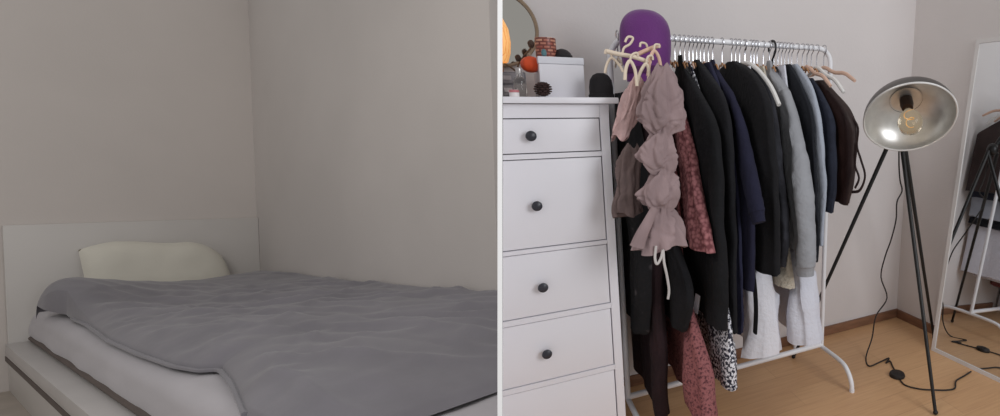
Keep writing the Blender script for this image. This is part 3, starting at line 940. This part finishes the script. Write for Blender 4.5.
garment('hanging_jacket', 'short dark denim jacket at the lamp end of the rail', 'jacket', 1.195,
        [(812, 78), (820, 90), (830, 112), (836, 145), (836, 185), (833, 213)], C_denim, t=.012, tn=.024, seed=21, fold=.004)
def straps(g):
    for pth in (((852, 118), (858, 128), (857, 146), (861, 160), (865, 176), (860, 190), (852, 192)), ((853, 132), (856, 150), (855, 165), (859, 178), (855, 188))):
        part('strap', MB().tube(smooth_path([at_x(u, v, 1.235) for u, v in pth], 5), .006, 8, flat=((1, 0, 0), .4)), C_brown, g, 'brown leather strap')
garment('hanging_jacket', 'dark brown leather jacket with dangling straps, last on the rail', 'jacket', 1.24,
        [(824, 80), (836, 94), (849, 110), (857, 127), (856, 150), (854, 180), (848, 204)], C_brown, t=.014, tn=.028, seed=22, fold=.004, extra=straps)

GT = []
for (n_, l_, c_, x_, near_, m_, k_) in GARMS:
    tb = half_table(x_, near_); GT.append((x_, tb, tb[0][0], tb[-1][0]))
for gi, (n_, l_, c_, x_, near_, m_, k_) in enumerate(GARMS):
    build_garment(gi, n_, l_, c_, x_, near_, m_, **k_)

# a hanger for each garment
gx = [(.428, M_hcream, 'black floral tunic'), (.48, M_hwood, 'maroon dress'), (.545, M_hpink, 'black trousers'), (.58, M_hcream, 'rose lace dress'), (.615, M_hwood, 'rose crochet cardigan'),
      (.655, M_hwood, 'long black wool coat'), (.69, M_hpink, 'black and white speckled dress'), (.72, M_hwood, 'soft black coat'), (.75, M_hpink, 'navy crepe dress'), (.785, M_hwood, 'navy wool coat'),
      (.865, M_hwood, 'black jacket'), (.90, M_hpink, 'white trousers'), (.95, M_hwood, 'charcoal cardigan'), (.978, M_hwood, 'cream fleece vest'), (1.035, M_hwood, 'grey sweatshirt'),
      (1.075, M_hpink, 'white linen shirt dress'), (1.108, M_hwood, 'ink black coat'), (1.142, M_hpink, 'pale blue grey shirt'), (1.195, M_hwood, 'dark denim jacket'), (1.24, M_hwood, 'brown leather jacket')]
for x, m, n_ in gx:
    hanger(x, m, 'wire hooked hanger holding the ' + n_, arm=.05, drop=.018, tube=.0035, group='hangers along the rail')
gxs = sorted(a[3] for a in GARMS)
for x in [(a + b) / 2 for a, b in zip(gxs, gxs[1:])]:
    hanger(x, M_hwood, 'thin wire hooked hanger squeezed between the crowded clothes', arm=.03, drop=.012, tube=.0024, group='squeezed hangers along the rail')
# spare hangers seen between the clothes
hanger(.922, M_hwhite, 'white plastic hanger beside the black jacket', path=[(752, 65), (760, 72), (771, 87), (779, 105)], tube=.0085, group='hangers along the rail')
hanger(1.048, M_hblack, 'black hanger with oversized black hook standing above the rail', arm=.05, drop=.02, tube=.004, hook=M_hblack, big=1.7, group='hangers along the rail')
hanger(1.217, M_hpink, 'empty pale pink hanger beside the dark denim jacket', arm=.17, drop=.075, tube=.008, group='hangers along the rail')
hanger(1.305, M_hpink, 'pale pink wooden hanger sticking out past the brown leather jacket', arm=.21, drop=.055, tube=.008, group='hangers along the rail')
hanger(1.268, M_hwhite, 'empty white hanger at the lamp end of the rail', arm=.19, drop=.10, tube=.0085, group='hangers along the rail')

# tangle of empty cream hangers at the chest end
def curve_hanger(label, bar, hook, m, y, r=.0065, extra_=None):
    b = at_y(*bar[len(bar) // 2], y)
    t = thing('clothes_hanger', label, 'hanger', b, 'empty hangers at the chest end of the rack')
    part('shoulder_bar', MB().tube(smooth_path([at_y(u, v, y) for u, v in bar], 5), r, 10), m, t)
    part('hook', MB().tube(smooth_path([at_y(u, v, y + .012) for u, v in hook], 5), .0035, 8), M_hcream, t)
    return t
curve_hanger('cream hanger slanting down across the purple hat', [(606, 51), (618, 54), (634, 57), (651, 63)], [(622, 56), (624, 48), (630, 44), (633, 38), (628, 37), (625, 42)], M_hcream, 1.50)
curve_hanger('peach hanger slanting up across the purple hat', [(636, 55), (645, 51), (652, 48), (660, 45.5)], [(648, 50), (646, 44), (641, 43), (640, 47)], M_hpink, 1.53)
curve_hanger('cream hanger bent in an arch above the pink satin top', [(625, 80), (626, 68), (630, 61), (635, 70), (637, 86)], [(630, 61), (632, 55), (637, 53), (638, 57)], M_hcream, 1.455, .005)
curve_hanger('cream hanger bent in an arch above the mauve top', [(637, 86), (640, 73), (646, 64), (649, 74), (646, 92)], [(646, 64), (648, 57), (652, 56), (653, 60)], M_hcream, 1.475, .005)
curve_hanger('peach hanger bent in an arch beside the purple hat', [(648, 76), (650, 60), (654, 51), (659, 58), (661, 71)], [(654, 51), (655, 45), (659, 45), (659, 48)], M_hpink, 1.497, .0055)
curve_hanger('thin grey cream hanger drooping over the chest corner', [(605, 73), (607, 64), (612, 58), (620, 66), (623, 72)], [(612, 58), (610, 52), (606, 50), (605, 54)], M_hcream, 1.55, .004)

# ------------------------------------------------------------------ purple hat
M_purple = mat('purple_felt', S(96, 32, 110), .7, var=.12, vscale=6, bump=.15, bscale=160, sheen=.3)
M_purple_d = mat('dark_purple_felt', S(70, 24, 72), .8, var=.12, vscale=6, bump=.15, bscale=160)  # darker purple felt for the band and loop
yh_ = 1.69
hatc = at_y(646, 48, yh_)
px2m = (at_y(647, 48, yh_) - hatc).length
ph = thing('hanging_hat', 'tall rounded purple felt hat hung over the chest end of the rack', 'hat', hatc)
prof = [(628, 10), ]
outl = [(10, 4), (10.6, 8), (12, 12), (14.5, 16), (18, 19.5), (23, 22.4), (30, 24.3), (40, 25), (52, 24.6), (64, 23), (76, 20.5), (92, 18)]
rows = []
tabr = outl
zt_ = at_y(646, 10, yh_).z
for j in range(40):
    s = j / 39
    v = 10 + 72 * s ** 1.5
    r = sinterp([(v_, r_) for v_, r_ in outl], v) * px2m
    if j == 0: r = .006
    c = at_y(646, v, yh_); c = V((hatc.x, yh_, c.z))
    row = []
    for k in range(48):
        a = 2 * math.pi * k / 48
        q = 1 + .012 * math.sin(a * 2 + 1)
        row.append(c + V((math.cos(a) * r * q, math.sin(a) * r * .68 * q, 0)))
    rows.append(row)
part('crown', MB().loft(rows), M_purple, ph, angle=80)
cb = V((hatc.x, yh_, at_y(646, 70, yh_).z))
mb = MB()
rb = sinterp([(v_, r_) for v_, r_ in outl], 70) * px2m
mb.lathe([(rb * 1.01, -.012), (rb * 1.03, -.012), (rb * 1.03, .012), (rb * 1.01, .012)], Matrix.Translation(cb) @ Matrix.Diagonal((1, .68, 1, 1)), 40)
part('hat_band', mb, M_purple_d, ph, 'dark purple band')
part('hanging_loop', MB().tube([V((hatc.x, yh_ + .045, ZR - .03)), V((hatc.x, YR - .02, ZR)), V((hatc.x, YR - .015, ZR + .014)), V((hatc.x, YR, ZR + .0195)), V((hatc.x, YR + .015, ZR + .013)), V((hatc.x, YR + .018, ZR - .004))], .003, 8), M_purple_d, ph)

# ------------------------------------------------------------------ tripod lamp
lampt = thing('floor_lamp', 'black tripod floor lamp with large aluminium bowl shade', 'floor lamp', (1.6, 1.66, 0))
YL = 1.70
hub = at_y(897, 141, YL)
feet = [at_z(793.5, 357, .008), at_z(935.5, 413, .008), at_z(934, 338, .008)]
feet[2].x = min(feet[2].x, XW)
tops = [(886, 148), (902.5, 148), (906, 148)]
for f_, tp in zip(feet, tops):
    T3 = hub + (at_y(*tp, YL) - hub) * .9
    d = (T3 - f_)
    lg = part('leg', MB().tube([f_, f_ + d * .5, T3 + d * .02], [.0075, .009, .0105], 12), M_blackmetal, lampt)
    part('rubber_foot', MB().ball(f_ + V((0, 0, .003)), .0105, 8), M_blackmetal, lg)
part('hub', MB().ball(hub + V((.004, 0, .004)), (.032, .03, .035), 12), M_blackmetal, lampt)
# shade
sc = at_y(909.5, 119, 1.46)
tocam = (CAM - sc).normalized()
rgt = tocam.cross(Z3).normalized() * -1
down = (rgt.cross(tocam)).normalized()
if down.z > 0: down = -down
right_im = RT.copy()
nrm = (tocam * math.cos(math.radians(43)) + down * math.sin(math.radians(43)) * .93 + right_im * .16).normalized()
Rsh = 44.5 * (sc - CAM).dot(FW) / F
zq = nrm.to_track_quat('Z', 'Y').to_matrix().to_4x4()
Ts = Matrix.Translation(sc) @ zq
dep = Rsh * .66
prof_in = []
for i in range(15):
    a = i / 14
    r = Rsh * math.cos(a * math.pi / 2 * .80) ** .92
    prof_in.append((r, -dep * math.sin(a * math.pi / 2 * .80) / math.sin(math.pi / 2 * .8)))
rin = prof_in[-1][0]
sh = part('shade', MB().lathe([(r + .003, z - .002) for r, z in prof_in], Ts, 56), M_alu_out, lampt)
part('reflector', MB().lathe(prof_in, Ts, 56), M_alu_in, sh, 'shiny silver inside of the bowl')
part('rim', MB().tube([Ts @ V(((Rsh + .001) * math.cos(2*math.pi*k/64), (Rsh + .001) * math.sin(2*math.pi*k/64), 0)) for k in range(65)], .004, 8), mat('pale_rim', S(226, 224, 222), .35, .3), sh)
part('back_cap', MB().lathe([(rin + .006, -dep + .004), (rin + .002, -dep - .02), (rin * .55, -dep - .055), (rin * .5, -dep - .10), (0, -dep - .10)], Ts, 32), M_alu_out, sh)
part('reflector_plate', MB().lathe([(rin, -dep), (0, -dep - .002)], Ts, 32), M_alu_in, sh)
sk = part('socket', MB().lathe([(.026, -dep + .001), (.027, -dep + .03), (.022, -dep + .055), (.019, -dep + .056), (0, -dep + .056)], Ts, 24), M_brass, lampt)
bp = -dep + .056
part('bulb', MB().lathe([(.013, bp), (.017, bp + .018), (.040, bp + .048), (.050, bp + .080), (.042, bp + .112), (.022, bp + .128), (0, bp + .131)], Ts, 28), M_bulb, lampt, 'clear amber glass bulb')
fp = []
for i in range(40):
    a = i / 39
    fp.append(Ts @ V((.012 * math.cos(a * 12), .012 * math.sin(a * 12), bp + .035 + .06 * a)))
part('filament', MB().tube(fp, .0012, 5), M_fil, lampt)
part('joint', MB().tube([Ts @ V((0, 0, -dep - .085)), (Ts @ V((0, 0, -dep - .12)) + hub) / 2 + V((0, 0, .02)), hub], .012, 10), M_blackmetal, lampt)
# cable
cab = [at_y(u, v, y) for u, v, y in ((899, 145, YL), (899, 165, YL), (900, 180, YL), (902, 191, YL), (897, 202, 1.68), (896, 220, 1.70), (891, 240, 1.74), (885, 257, 1.78), (881, 277, 1.80), (887, 298, 1.80), (876, 316, 1.79), (872, 338, 1.78))]
cab += [at_z(u, v, .005) for u, v in ((866, 357), (869, 366), (880, 362), (889, 358), (886, 363), (890, 361), (893, 367), (897, 374))]
part('cable', MB().tube(smooth_path(cab, 5), .0036, 8), M_cable, lampt)
sw = at_z(897, 376, 0)
T = Matrix.Translation(V((sw.x, sw.y, .0)))
part('foot_switch', MB().lathe([(0, .0005), (.036, .0005), (.037, .006), (.033, .016), (.018, .021), (0, .022)], T, 28), M_cable, lampt, 'round black foot switch on the floor')
cab = [at_z(u, v, .005) for u, v in ((899, 378), (905, 385), (920, 389), (936, 390), (948, 390), (955, 388), (956, 381), (964, 376), (971, 371.5))]
part('cable', MB().tube(smooth_path(cab, 5), .0036, 8), M_cable, lampt)

# ------------------------------------------------------------------ leaning mirror
B0 = at_z(931, 350, .0)
yw_, ln_ = math.radians(5), math.radians(5.8)
bd2 = V((math.sin(yw_), -math.cos(yw_), 0))
n0 = V((-math.cos(yw_), -math.sin(yw_), 0))
mn = n0 * math.cos(ln_) + Z3 * math.sin(ln_)
upn = Z3 * math.cos(ln_) - n0 * math.sin(ln_)
Wm, Hm = .42, 1.58
mir = thing('standing_mirror', 'tall silver white framed mirror leaning against the wall by the lamp', 'mirror', B0 + bd2 * Wm / 2)
fwid, fth = .019, .014
def q(a, h, o): return B0 + bd2 * a + upn * h + mn * o
def bar(a0, a1, h0, h1, o0, o1):
    vs = [q(a, h, o) for a in (a0, a1) for h in (h0, h1) for o in (o0, o1)]
    return MB().add(vs, [(0, 1, 3, 2), (4, 5, 7, 6), (0, 1, 5, 4), (2, 3, 7, 6), (0, 2, 6, 4), (1, 3, 7, 5)])
part('frame_side', bar(0, fwid, .0, Hm, -fth, 0), M_frame, mir)
part('frame_side', bar(Wm - fwid, Wm, .0, Hm, -fth, 0), M_frame, mir)
part('frame_top', bar(fwid, Wm - fwid, Hm - fwid, Hm, -fth, 0), M_frame, mir)
part('frame_bottom', bar(fwid, Wm - fwid, 0, fwid, -fth, 0), M_frame, mir)
part('back_board', bar(fwid * .5, Wm - fwid * .5, fwid * .5, Hm - fwid * .5, -fth + .001, -fth + .004), M_frame, mir)
part('mirror_glass', bar(fwid - .001, Wm - fwid + .001, fwid - .001, Hm - fwid + .001, -.009, -.005), M_mirror, mir)

# ------------------------------------------------------------------ light
w = bpy.data.worlds.new('world'); scene.world = w
w.use_nodes = True
nt = w.node_tree
bg = nt.nodes['Background']; bg.inputs['Color'].default_value = (1, .985, .97, 1); bg.inputs['Strength'].default_value = 0.42

def area(name, loc, target, size, power, col=(1, 1, 1), sy=None):
    l = bpy.data.lights.new(name, 'AREA'); l.energy = power; l.color = col; l.size = size
    if sy: l.shape = 'RECTANGLE'; l.size_y = sy
    o = bpy.data.objects.new(name, l); COL.objects.link(o)
    o.location = loc
    o.rotation_euler = (V(target) - V(loc)).to_track_quat('-Z', 'Y').to_euler()
    return o
area('window_light', (2.0, -1.3, 2.0), (.9, 1.8, .8), 1.3, 42, (.93, .96, 1.0), 1.6)

area('bedroom_fill', tuple(ML @ V((-1.2, 1.2, 1.9))), tuple(ML @ V((.9, 5.5, -.3))), 1.6, 46, (1, .97, .95))  # fill light added to brighten the bedroom, no fixture there
scene.view_settings.view_transform = 'Standard'
scene.view_settings.look = 'None'
scene.view_settings.exposure = 0
